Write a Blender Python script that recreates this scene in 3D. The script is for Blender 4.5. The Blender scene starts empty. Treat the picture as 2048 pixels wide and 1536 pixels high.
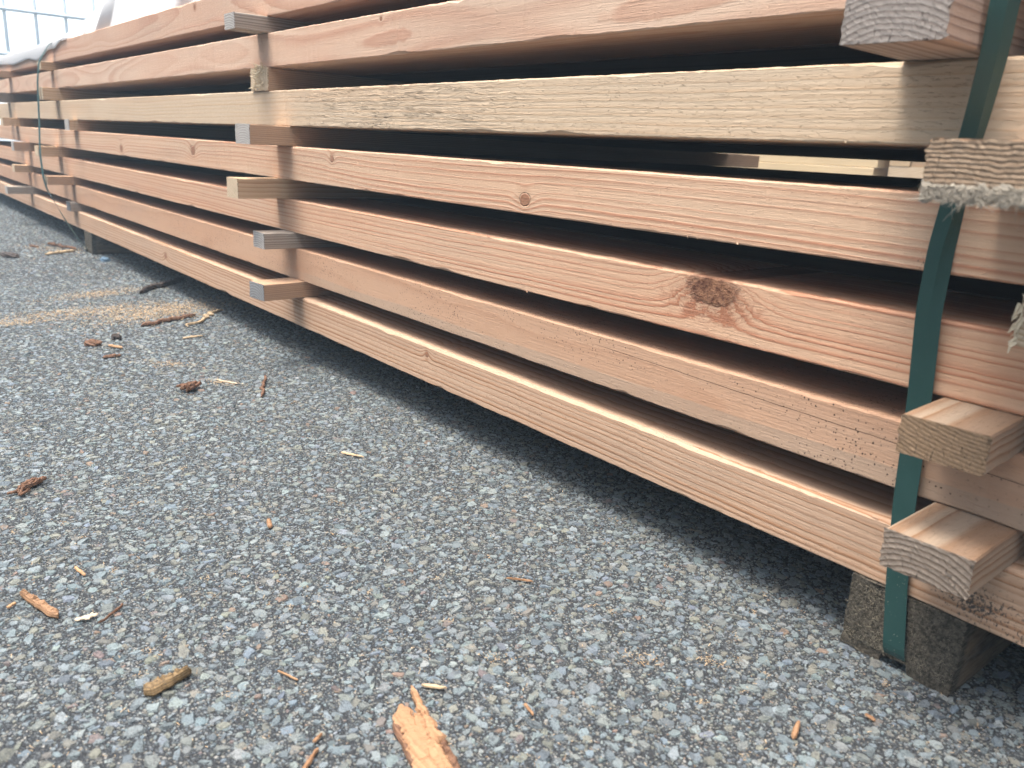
import bpy, bmesh, math, random
import numpy as np
from mathutils import Vector, Matrix

random.seed(7)
rng = np.random.default_rng(11)
S = bpy.context.scene
COL = S.collection

# ------------------------------------------------------------------ camera
cd = bpy.data.cameras.new("camera")
cam = bpy.data.objects.new("camera", cd)
COL.objects.link(cam)
RR = ((0.6299, 0.7750, 0.0513), (-0.2471, 0.1373, 0.9592), (-0.7363, 0.6169, -0.2780))   # right, up, forward
M4 = Matrix.Identity(4)
for i in range(3):
    M4[i][0] = RR[0][i]; M4[i][1] = RR[1][i]; M4[i][2] = -RR[2][i]
M4.translation = Vector((0.0, -0.6697, 0.4307))
cam.matrix_world = M4
cd.sensor_width = 36.0
cd.lens = 36.0 * 1621.2 / 2048.0
cd.clip_start = 0.02
cd.clip_end = 600
cd.dof.use_dof = True
cd.dof.focus_distance = 1.05
cd.dof.aperture_fstop = 9.0
S.camera = cam

# ------------------------------------------------------------------ sky, sun, exposure
SUN = Vector((0.12, 0.30, -1.0)).normalized()      # the way the light travels
sun_el = math.asin(-SUN.z)
sun_az = math.atan2(-SUN.x, -SUN.y)                 # from +Y towards +X
W = bpy.data.worlds.new("World")
S.world = W
W.use_nodes = True
wn = W.node_tree
for n in list(wn.nodes): wn.nodes.remove(n)
sky = wn.nodes.new("ShaderNodeTexSky")
sky.sky_type = 'NISHITA'
sky.sun_disc = False
sky.sun_elevation = sun_el
sky.sun_rotation = sun_az
sky.air_density = 1.0
sky.dust_density = 6.0
sky.ozone_density = 1.0
bg = wn.nodes.new("ShaderNodeBackground")
bg.inputs[1].default_value = 0.15
wo = wn.nodes.new("ShaderNodeOutputWorld")
# bright patch added to the sky so the far end of the yard clips white
tc = wn.nodes.new("ShaderNodeTexCoord")
dt = wn.nodes.new("ShaderNodeVectorMath"); dt.operation = 'DOT_PRODUCT'
wn.links.new(tc.outputs['Generated'], dt.inputs[0]); dt.inputs[1].default_value = Vector((-0.97, 0.19, 0.12)).normalized()
mr = wn.nodes.new("ShaderNodeMapRange"); mr.interpolation_type = 'SMOOTHSTEP'
mr.inputs[1].default_value = 0.93; mr.inputs[2].default_value = 0.98
wn.links.new(dt.outputs['Value'], mr.inputs[0])
mx = wn.nodes.new("ShaderNodeMix"); mx.data_type = 'RGBA'
mx.inputs[7].default_value = (9.0, 9.3, 9.5, 1)
sx = wn.nodes.new("ShaderNodeSeparateXYZ"); wn.links.new(tc.outputs['Generated'], sx.inputs[0])
zr = wn.nodes.new("ShaderNodeMapRange"); zr.inputs[1].default_value = 0.25; zr.inputs[2].default_value = 0.95
zr.inputs[3].default_value = 0.0; zr.inputs[4].default_value = 2.2          # zenith-weighted; low sky blacked out in place of unseen blockers
wn.links.new(sx.outputs[2], zr.inputs[0])
cw = wn.nodes.new("ShaderNodeMix"); cw.data_type = 'RGBA'; cw.inputs[0].default_value = 0.55   # thin cloud whitens the blue
cw.inputs[7].default_value = (4.6, 4.9, 5.1, 1); wn.links.new(sky.outputs[0], cw.inputs[6])
vm = wn.nodes.new("ShaderNodeVectorMath"); vm.operation = 'SCALE'
wn.links.new(cw.outputs[2], vm.inputs[0]); wn.links.new(zr.outputs[0], vm.inputs['Scale'])
wn.links.new(mr.outputs[0], mx.inputs[0]); wn.links.new(vm.outputs[0], mx.inputs[6])
wn.links.new(mx.outputs[2], bg.inputs[0])
wn.links.new(bg.outputs[0], wo.inputs[0])
ld = bpy.data.lights.new("sun", 'SUN')
ld.energy = 2.3
ld.angle = math.radians(24.0)                       # sun behind thin cloud: wide, soft shadow edges
ld.color = (1.0, 0.965, 0.91)
sun = bpy.data.objects.new("sun", ld)
sun.rotation_euler = SUN.to_track_quat('-Z', 'Y').to_euler()
COL.objects.link(sun)
S.view_settings.view_transform = 'Standard'
S.view_settings.look = 'None'
S.view_settings.exposure = 1.08
S.view_settings.gamma = 1.0
S.cycles.max_bounces = 8
S.cycles.diffuse_bounces = 3

# ------------------------------------------------------------------ node helpers
class NB:
    def __init__(s, name):
        s.m = bpy.data.materials.new(name); s.m.use_nodes = True
        s.t = s.m.node_tree
        for n in list(s.t.nodes): s.t.nodes.remove(n)
        s.out = s.n("ShaderNodeOutputMaterial")
        s.b = s.n("ShaderNodeBsdfPrincipled")
        s.t.links.new(s.b.outputs[0], s.out.inputs[0])
    def n(s, typ, **kw):
        x = s.t.nodes.new(typ)
        for k, v in kw.items(): setattr(x, k, v)
        return x
    def put(s, sock, v):
        if isinstance(v, bpy.types.NodeSocket): s.t.links.new(v, sock)
        elif isinstance(v, (tuple, list)):
            if sock.type == 'RGBA' and len(v) == 3: v = (*v, 1.0)
            sock.default_value = v
        else: sock.default_value = v
    def ma(s, op, a, b=0.0, c=0.0, clamp=False):
        x = s.n("ShaderNodeMath", operation=op, use_clamp=clamp)
        s.put(x.inputs[0], a); s.put(x.inputs[1], b); s.put(x.inputs[2], c)
        return x.outputs[0]
    def add(s, a, b): return s.ma('ADD', a, b)
    def sub(s, a, b): return s.ma('SUBTRACT', a, b)
    def mul(s, a, b): return s.ma('MULTIPLY', a, b)
    def obj(s): return s.n("ShaderNodeTexCoord").outputs['Object']
    def sep(s, v):
        x = s.n("ShaderNodeSeparateXYZ"); s.put(x.inputs[0], v); return x.outputs
    def com(s, a, b, c):
        x = s.n("ShaderNodeCombineXYZ")
        for i, v in enumerate((a, b, c)): s.put(x.inputs[i], v)
        return x.outputs[0]
    def noise(s, v, scale=1.0, detail=2.0, rough=0.5, color=False):
        x = s.n("ShaderNodeTexNoise"); s.put(x.inputs['Vector'], v)
        x.inputs['Scale'].default_value = scale; x.inputs['Detail'].default_value = detail
        x.inputs['Roughness'].default_value = rough
        return x.outputs['Color' if color else 'Fac']
    def vor(s, v, scale, feature='F1', out='Distance', rnd=1.0):
        x = s.n("ShaderNodeTexVoronoi", feature=feature); s.put(x.inputs['Vector'], v)
        x.inputs['Scale'].default_value = scale; x.inputs['Randomness'].default_value = rnd
        return x.outputs[out]
    def ss(s, v, a, b, lo=0.0, hi=1.0):
        x = s.n("ShaderNodeMapRange", interpolation_type='SMOOTHSTEP')
        s.put(x.inputs[0], v); x.inputs[1].default_value = a; x.inputs[2].default_value = b
        x.inputs[3].default_value = lo; x.inputs[4].default_value = hi
        return x.outputs[0]
    def mix(s, f, a, b, blend='MIX'):
        x = s.n("ShaderNodeMix", data_type='RGBA', blend_type=blend)
        s.put(x.inputs[0], f); s.put(x.inputs[6], a); s.put(x.inputs[7], b)
        return x.outputs[2]
    def bump(s, h, dist, strength=1.0, normal=None):
        x = s.n("ShaderNodeBump"); x.inputs['Strength'].default_value = strength
        x.inputs['Distance'].default_value = dist; s.put(x.inputs['Height'], h)
        if normal is not None: s.put(x.inputs['Normal'], normal)
        return x.outputs[0]
    def fin(s, col, rough=0.8, normal=None, spec=0.25):
        s.put(s.b.inputs['Base Color'], col); s.put(s.b.inputs['Roughness'], rough)
        s.b.inputs['Specular IOR Level'].default_value = spec
        if normal is not None: s.put(s.b.inputs['Normal'], normal)
        return s.m


def wood(name, early, late, pith=(0.05, 0.2), ring=0.007, gain=0.8, wander=0.02, wrate=0.7, offs=0.0,
         tint=None, tint_amt=0.5, knots=(), spots=(), speck=0.0, tear=None, crack=None, band=None,
         fibre=0.1, saw=0.35, end=None, grey=0.0, fuzz=0.4, big=None):
    """Sawn softwood. Local X runs along the grain; growth rings are shells round a wandering pith."""
    early = (early[0] * 0.95, early[1] * 0.855, early[2] * 0.79); late = (late[0] * 0.90, late[1] * 0.79, late[2] * 0.72)
    k = NB(name)
    P = k.obj(); px, py, pz = k.sep(P)[0:3]
    ox = k.add(px, offs)
    # wandering of the pith and slow waviness
    w1 = k.sub(k.noise(k.com(k.mul(ox, wrate), 3.1 + offs, 0.7), 1.0, 1.5), 0.5)
    w2 = k.sub(k.noise(k.com(k.mul(ox, wrate), 9.7 + offs, 4.2), 1.0, 1.5), 0.5)
    w3 = k.sub(k.noise(k.com(k.mul(ox, 5.0), k.mul(py, 14.0), k.mul(pz, 22.0)), 1.0, 2.0), 0.5)
    dy = k.add(k.sub(py, pith[0]), k.mul(w1, wander * 2.2))
    dz = k.add(k.sub(pz, pith[1]), k.mul(w2, wander * 2.2))
    r = k.ma('SQRT', k.add(k.mul(dy, dy), k.mul(dz, dz)))
    r = k.add(r, k.mul(w3, 0.006))
    core = None; halo = None; kd_all = None
    for (kx, kz, rad, asp) in knots:
        ex = k.mul(k.sub(px, kx), 1.0 / asp); ez = k.sub(pz, kz)
        d = k.ma('SQRT', k.add(k.mul(ex, ex), k.mul(ez, ez)))
        d = k.add(d, k.mul(w3, rad * 0.7))
        g = k.ma('EXPONENT', k.mul(k.mul(d, d), -1.0 / (rad * 2.1) ** 2))
        r = k.add(r, k.mul(g, rad * 1.5))
        c = k.ss(d, rad * 0.75, rad * 1.0, 1.0, 0.0)
        h = k.ss(d, rad * 0.9, rad * 2.3, 1.0, 0.0)
        rim = k.mul(k.ss(d, rad * 0.78, rad * 0.95), k.ss(d, rad * 0.98, rad * 1.12, 1.0, 0.0))
        core = c if core is None else k.ma('MAXIMUM', core, c)
        halo = h if halo is None else k.ma('MAXIMUM', halo, h)
        kd_all = rim if kd_all is None else k.ma('MAXIMUM', kd_all, rim)
    bigm = None
    if big:
        kx, kz, rx, rz = big
        bx = k.mul(k.sub(px, kx), 1.0 / rx); bz = k.mul(k.sub(pz, kz), 1.0 / rz)
        nz = k.sub(k.noise(k.com(k.mul(px, 42.0), 0.0, k.mul(pz, 55.0)), 1.0, 5.0, 0.7), 0.5)
        bd = k.add(k.ma('SQRT', k.add(k.mul(bx, bx), k.mul(bz, bz))), k.mul(nz, 1.1))
        g = k.ma('EXPONENT', k.mul(k.mul(bd, bd), -0.33))
        r = k.add(r, k.mul(g, 0.034))
        bigm = k.ss(bd, 0.8, 1.05, 1.0, 0.0)
        bigh = k.ss(bd, 0.9, 2.2, 1.0, 0.0)
    t = k.mul(r, 1.0 / ring)
    t = k.add(t, k.mul(k.noise(k.com(k.mul(r, 90.0), offs, 0.0), 1.0, 2.0), 1.6))
    fr = k.ma('FRACT', t)
    v = k.mul(k.ma('POWER', fr, 2.2), k.ss(fr, 0.86, 1.0, 1.0, 0.0))
    amp = k.ss(k.noise(k.com(k.mul(ox, 1.3), k.mul(r, 60.0), 5.0), 1.0, 2.0), 0.25, 0.7, 0.35, 1.0)
    v = k.mul(k.mul(v, amp), gain * 1.75)
    v = k.ma('MINIMUM', v, 1.0)
    fb = k.noise(k.com(k.mul(ox, 7.0), k.mul(py, 420.0), k.mul(pz, 420.0)), 1.0, 3.0, 0.6)
    fb2 = k.noise(k.com(k.mul(ox, 40.0), k.mul(py, 900.0), k.mul(pz, 900.0)), 1.0, 2.0, 0.6)
    col = k.mix(v, early, late)
    if tint:
        pm = k.ss(k.noise(k.com(k.mul(ox, 1.6), k.mul(py, 7.0), k.mul(pz, 16.0)), 1.0, 3.0), 0.4, 0.65)
        col = k.mix(k.mul(pm, tint_amt), col, tint, 'MULTIPLY')
    if halo is not None:
        col = k.mix(k.mul(halo, k.add(0.15, k.mul(v, 0.5))), col, (0.34, 0.17, 0.09))
        kr = k.noise(k.com(k.mul(px, 260.0), 0.0, k.mul(pz, 320.0)), 1.0, 3.0)
        col = k.mix(core, col, k.mix(kr, (0.19, 0.075, 0.04), (0.40, 0.21, 0.12)))
        col = k.mix(k.mul(k.mul(kd_all, k.ss(kr, 0.40, 0.58)), 0.5), col, (0.09, 0.035, 0.02))
    if bigm is not None:
        q = k.noise(k.com(k.mul(px, 520.0), 0.0, k.mul(pz, 460.0)), 1.0, 5.0, 0.75)
        an = k.ma('ARCTAN2', bz, bx)
        rad_n = k.noise(k.com(k.mul(an, 9.0), k.mul(bd, 1.3), 0.0), 1.0, 3.0)
        col = k.mix(k.mul(bigh, k.mul(k.ss(rad_n, 0.50, 0.66), 0.6)), col, (0.30, 0.13, 0.06))
        q2 = k.noise(k.com(k.mul(px, 150.0), 3.0, k.mul(pz, 170.0)), 1.0, 5.0, 0.7)
        core_c = k.mix(k.ss(q2, 0.34, 0.62), (0.12, 0.042, 0.022), (0.40, 0.20, 0.11))
        core_c = k.mix(k.ss(q, 0.52, 0.66, 0.0, 0.45), core_c, (0.07, 0.026, 0.015))
        pit = k.ss(k.add(k.add(k.mul(bx, 1.0), k.mul(bz, -0.5)), k.mul(nz, 1.8)), -0.55, -0.15, 1.0, 0.0)
        core_c = k.mix(k.mul(pit, k.ss(q2, 0.40, 0.56, 1.0, 0.3)), core_c, (0.10, 0.034, 0.019))
        lines = k.ma('POWER', k.ma('ABSOLUTE', k.ma('SINE', k.add(k.mul(bd, 11.0), k.mul(nz, 5.0)))), 5.0)
        lm = k.mul(k.mul(lines, k.ss(bd, 1.9, 2.7, 1.0, 0.0)), k.ss(bz, -0.9, 0.1, 1.0, 0.0))
        col = k.mix(k.mul(lm, 0.6), col, (0.30, 0.12, 0.065))
        col = k.mix(bigm, col, core_c)
        rimm = k.mul(k.ss(bd, 0.85, 1.0), k.ss(bd, 1.02, 1.22, 1.0, 0.0))
        col = k.mix(k.mul(rimm, 0.55), col, (0.14, 0.055, 0.03))
    val = k.add(k.mul(k.sub(fb, 0.5), fibre * 2.6), k.mul(k.sub(fb2, 0.5), fibre * 1.6))
    hsv = k.n("ShaderNodeHueSaturation"); k.put(hsv.inputs['Value'], k.add(1.0, val)); k.put(hsv.inputs['Color'], col)
    col = hsv.outputs[0]
    dm = k.ss(k.noise(k.com(k.mul(ox, 2.2), k.mul(py, 8.0), k.mul(pz, 14.0)), 1.0, 4.0, 0.65), 0.45, 0.75)
    col = k.mix(k.mul(dm, 0.22), col, (0.30, 0.25, 0.20))
    if band:   # weathered grey strip along one edge (z0 = its border)
        bn = k.sub(k.noise(k.com(k.mul(px, 3.0), k.mul(py, 20.0), k.mul(pz, 30.0)), 1.0, 2.0), 0.5)
        bm = k.ss(k.add(pz, k.mul(bn, 0.012)), band[0] - 0.0012, band[0] + 0.0012, 1.0, 0.0)
        bm = k.mul(bm, k.ss(px, band[1] - 0.4, band[1] + 0.2))
        col = k.mix(k.mul(bm, 0.5), col, (0.36, 0.285, 0.215))
    if speck > 0:
        sv = k.vor(k.com(k.mul(px, 0.8), py, k.mul(pz, 0.7)), 330.0)
        cl = k.ss(k.noise(k.com(k.mul(ox, 6.0), k.mul(py, 9.0), k.mul(pz, 25.0)), 1.0, 3.0), 0.38, 0.7)
        sm = k.mul(k.ss(k.add(sv, k.mul(k.sub(fb2, 0.5), 0.5)), 0.10, 0.30, 1.0, 0.0), k.ss(k.noise(k.com(k.mul(px, 420.0), 0.0, k.mul(pz, 320.0)), 1.0, 1.0), 0.46, 0.6))
        sm = k.mul(k.mul(sm, cl), speck)
        col = k.mix(k.ma('MINIMUM', sm, 1.0), col, (0.075, 0.045, 0.03))
    for (sx, sz, rx, rz, st) in spots:   # blue-stain mould
        ex = k.mul(k.sub(px, sx), 1.0 / rx); ez = k.mul(k.sub(pz, sz), 1.0 / rz)
        d = k.ma('SQRT', k.add(k.mul(ex, ex), k.mul(ez, ez)))
        nm = k.noise(k.com(k.mul(px, 420.0), k.mul(py, 300.0), k.mul(pz, 300.0)), 1.0, 4.0, 0.7)
        m = k.ss(k.sub(nm, k.mul(d, 0.20)), 0.40, 0.52)
        col = k.mix(k.mul(m, st), col, (0.06, 0.052, 0.045))
    if crack:
        x0, z0, x1, z1 = crack
        sl = (z1 - z0) / (x1 - x0)
        ln = k.add(k.mul(k.sub(px, x0), sl), z0)
        ln = k.add(ln, k.mul(k.sub(k.noise(k.com(k.mul(px, 30.0), 0.0, 0.0), 1.0, 2.0), 0.5), 0.0012))
        m = k.mul(k.ss(k.ma('ABSOLUTE', k.sub(pz, ln)), 0.00015, 0.00055, 1.0, 0.0),
                  k.mul(k.ss(px, x0 - 0.02, x0 + 0.03), k.ss(px, x1, x1 + 0.05, 1.0, 0.0)))
        col = k.mix(k.mul(m, 0.9), col, (0.05, 0.025, 0.012))
    if grey > 0:
        gm = k.noise(k.com(k.mul(ox, 5.0), k.mul(py, 30.0), k.mul(pz, 30.0)), 1.0, 4.0)
        col = k.mix(k.mul(k.ss(gm, 0.25, 0.75, 0.45, 1.0), grey), col, k.mix(v, (0.40, 0.37, 0.33), (0.22, 0.195, 0.17)))
    # relief: rings, fibre, saw marks, torn grain
    sawm = k.noise(k.com(k.mul(px, 330.0), k.mul(py, 6.0), k.mul(pz, 9.0)), 1.0, 1.0)
    sawp = k.ss(k.noise(k.com(k.mul(ox, 4.0), 2.0, k.mul(pz, 9.0)), 1.0, 2.0), 0.35, 0.7)
    h = k.add(k.mul(v, 0.25), k.add(k.mul(fb, 0.55), k.add(k.mul(fb2, 0.35), k.mul(k.mul(sawm, sawp), saw))))
    if bigm is not None: h = k.add(h, k.mul(k.add(bigm, k.mul(bigh, 0.5)), k.mul(q, 4.0)))
    if core is not None: h = k.sub(h, k.mul(kd_all, 1.0))
    fz = k.noise(k.com(k.mul(px, 110.0), k.mul(py, 500.0), k.mul(pz, 700.0)), 1.0, 3.0, 0.7)
    h = k.add(h, k.mul(k.ss(fz, 0.56, 0.72), fuzz))
    nrm = k.bump(h, 0.0011, 0.8)
    if tear:
        a, b = tear
        tm = k.mul(k.ss(px, a - 0.08, a + 0.1), k.ss(px, b - 0.15, b + 0.15, 1.0, 0.0))
        tx = k.add(k.mul(px, 7.0), 0.0)
        tn = k.noise(k.com(tx, 0.0, k.add(k.mul(pz, 170.0), k.mul(k.sub(k.noise(k.com(k.mul(px, 40.0), 0.0, k.mul(pz, 40.0)), 1.0, 3.0), 0.5), 0.9))), 1.0, 3.0, 0.7)
        rd = k.mul(k.ss(k.ma('ABSOLUTE', k.sub(tn, 0.5)), 0.0, 0.05, 1.0, 0.0), k.ss(k.noise(k.com(k.mul(px, 9.0), 1.0, k.mul(pz, 60.0)), 1.0, 3.0), 0.42, 0.62))
        nrm = k.bump(k.mul(k.add(k.mul(rd, 0.9), tn), tm), 0.0035, 0.8, nrm)
    return k.fin(col, k.add(0.62, k.mul(fb, 0.25)), nrm, 0.3)


# ------------------------------------------------------------------ object helpers
def tag(o, label=None, cat=None, group=None, kind=None):
    if label: o['label'] = label
    if cat: o['category'] = cat
    if group: o['group'] = group
    if kind: o['kind'] = kind
    return o

def mesh_obj(name, verts, faces, mat=None, parent=None, loc=(0, 0, 0), rotz=0.0, smooth=False):
    me = bpy.data.meshes.new(name)
    me.from_pydata([tuple(v) for v in verts], [], faces)
    me.update()
    if mat:
        for m in (mat if isinstance(mat, (list, tuple)) else [mat]): me.materials.append(m)
    if smooth:
        me.polygons.foreach_set('use_smooth', [True] * len(me.polygons))
    o = bpy.data.objects.new(name, me)
    o.location = loc; o.rotation_euler = (0, 0, rotz)
    COL.objects.link(o)
    if parent: o.parent = parent
    return o

def empty(name, loc=(0, 0, 0), rotz=0.0):
    o = bpy.data.objects.new(name, None); o.location = loc; o.rotation_euler = (0, 0, rotz)
    COL.objects.link(o); return o

def wob(n, amp, step, r):
    """smooth 1-D wobble"""
    m = max(3, int(n / step) + 3)
    kx = np.linspace(0, n - 1, m)
    return np.interp(np.arange(n), kx, r.normal(0, amp, m))

def board(name, x0, x1, y0, y1, h, mat, N=200, ch=0.0018, jit=0.0004, wave=0.0008, seed=1, loc=(0, 0, 0), rotz=0.0,
          slivers=0, tops=None, end_rough=0.0, skew=0.0, parent=None):
    """Sawn board: local X is its length, y0..y1 its width, 0..h its height; worn arrises."""
    r = np.random.default_rng(seed)
    xs = np.linspace(x0, x1, N)
    ct = tops if tops else ch
    prof = [(y0 + ch, 0), (y1 - ch, 0), (y1, ch), (y1, h - ch), (y1 - ch, h), (y0 + ct, h), (y0, h - ct), (y0, ch)]
    V = []
    wy = wob(N, wave, 12, r)
    jj = r.normal(0, jit, (N, 8, 2))
    nick = np.zeros((N, 2))
    if N > 300:
        for _ in range(70):
            c = r.integers(0, N); wd = r.uniform(1.0, 4.0); side = r.integers(0, 2)
            nick[:, side] += r.gamma(1.5, 0.0007) * np.exp(-((np.arange(N) - c) / wd) ** 2)
    for i, x in enumerate(xs):
        for j, (y, z) in enumerate(prof):
            jy, jz = jj[i, j]
            if j == 5: jy += nick[i, 1]
            if j == 6: jz -= nick[i, 1]
            if j == 0: jy += nick[i, 0]
            if j == 7: jz += nick[i, 0]
            if j in (0, 1, 4): jz = 0
            ex = r.normal(0, end_rough) if i in (0, N - 1) else 0.0
            V.append((x + ex, y + wy[i] + jy + skew * (x - x0), z + jz))
    F = []
    for i in range(N - 1):
        for j in range(8):
            a = i * 8 + j; b = i * 8 + (j + 1) % 8
            F.append((a, b, b + 8, a + 8))
    F.append(tuple(range(7, -1, -1)))
    F.append(tuple((N - 1) * 8 + j for j in range(8)))
    # the torn fibres a saw leaves hanging on the lower front arris
    for s in range(slivers):
        x = r.uniform(max(x0, -3.0), min(x1, 0.1)); L = r.uniform(0.0015, 0.009)
        i = int((x - x0) / (x1 - x0) * (N - 1)); yy = y0 + wy[i]
        dz = -r.uniform(0.0002, 0.0016) if r.random() < 0.7 else r.uniform(h - 0.001, h + 0.0015)
        n = len(V); wd = r.uniform(0.0002, 0.0006)
        V += [(x, yy + 0.0006, 0.0012 if dz < 0.01 else h - 0.0012), (x + L, yy - r.uniform(0, 0.0018), dz),
              (x + L * 0.9, yy - 0.0003, dz + wd + 0.0008), (x + wd, yy + 0.001, (0.0022 if dz < 0.01 else h - 0.0005))]
        F += [(n, n + 1, n + 2, n + 3)]
    return mesh_obj(name, V, F, mat, parent, loc, rotz)

# ------------------------------------------------------------------ ground
def stones(pts, size, nside, hmin, hmax, spread, r):
    """Angular chips bedded in the asphalt: returns verts (n*2k,3), faces, face tones."""
    n = len(pts)
    ang = (np.arange(nside) / nside * 2 * np.pi)[None, :] + r.uniform(-0.32, 0.32, (n, nside)) + r.uniform(0, 6.28, (n, 1))
    rad = size[:, None] * r.uniform(0.55, 1.15, (n, nside))
    asp = r.uniform(0.48, 0.95, (n, 1)); rot = r.uniform(0, np.pi, (n, 1))
    u = np.cos(ang) * rad; v = np.sin(ang) * rad * asp
    X = u * np.cos(rot) - v * np.sin(rot); Y = u * np.sin(rot) + v * np.cos(rot)
    tx = r.normal(0, spread, (n, 1)); ty = r.normal(0, spread, (n, 1))
    top = r.uniform(hmin, hmax, (n, 1)) * (0.5 + size[:, None] / 0.008)
    Zt = top + X * tx + Y * ty
    Vt = np.stack([pts[:, 0:1] + X * 0.86, pts[:, 1:2] + Y * 0.86, Zt], -1)
    Vb = np.stack([pts[:, 0:1] + X * 1.08, pts[:, 1:2] + Y * 1.08, np.minimum(Zt - 0.0018, -0.0006) * np.ones_like(X)], -1)
    return np.concatenate([Vt, Vb], 1)

ASPH = NB("asphalt")
def make_asphalt():
    k = ASPH
    P = k.obj()
    warp = k.noise(P, 60.0, 2.0, 0.5, True)
    wv = k.n("ShaderNodeVectorMath", operation='MULTIPLY_ADD'); k.put(wv.inputs[0], warp); k.put(wv.inputs[1], (0.006,) * 3); k.put(wv.inputs[2], P)
    wp = wv.outputs[0]
    c1 = k.vor(wp, 430.0, 'F1', 'Color'); d1 = k.vor(wp, 430.0, 'DISTANCE_TO_EDGE')
    tone = k.sep(c1)
    big = k.noise(P, 2.3, 3.0)
    ramp = k.n("ShaderNodeValToRGB"); k.put(ramp.inputs[0], tone[0])
    e = ramp.color_ramp.elements
    e[0].position = 0.0; e[0].color = (0.03, 0.033, 0.037, 1)
    e[1].position = 1.0; e[1].color = (0.24, 0.235, 0.22, 1)
    for pos, c in ((0.40, (0.055, 0.062, 0.068)), (0.7, (0.105, 0.118, 0.125)), (0.88, (0.17, 0.165, 0.145))):
        x = e.new(pos); x.color = (*c, 1)
    edge = k.ss(d1, 0.0, 0.16)
    col = k.mix(edge, (0.03, 0.032, 0.035), ramp.outputs[0])
    n2 = k.noise(P, 900.0, 3.0, 0.7)
    h = k.add(k.mul(edge, k.add(0.4, tone[1])), k.mul(n2, 0.35))
    return k.fin(col, 0.8, k.bump(h, 0.0016, 0.9), 0.3)
ASPH_M = make_asphalt()

def make_stone():
    k = NB("aggregate")
    at = k.n("ShaderNodeAttribute"); at.attribute_name = "tone"
    P = k.obj()
    n1 = k.noise(P, 380.0, 4.0, 0.75); n2 = k.noise(P, 1500.0, 3.0, 0.65); n3 = k.noise(P, 700.0, 2.0, 0.6)
    f = k.add(0.42, k.add(k.mul(n1, 0.70), k.mul(n2, 0.75)))
    hs = k.n("ShaderNodeHueSaturation"); k.put(hs.inputs['Value'], f); k.put(hs.inputs['Color'], at.outputs['Color'])
    # bitumen film and dust left on the worn chips
    bt = k.ss(k.add(k.mul(k.noise(P, 130.0, 5.0, 0.75), 0.62), k.mul(n3, 0.38)), 0.50, 0.58)
    col = k.mix(k.mul(bt, 0.62), hs.outputs[0], (0.055, 0.06, 0.064))
    du = k.ss(k.noise(P, 26.0, 4.0, 0.65), 0.5, 0.72)
    col = k.mix(k.mul(du, 0.35), col, (0.17, 0.17, 0.16))
    return k.fin(col, 0.68, k.bump(k.add(k.mul(n1, 1.2), k.add(k.mul(n3, 0.5), k.mul(n2, 0.35))), 0.0022, 0.95), 0.4)
STONE_M = make_stone()

def y_left(x): return -0.6345 - 0.1415 * (x + 0.574)

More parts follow.
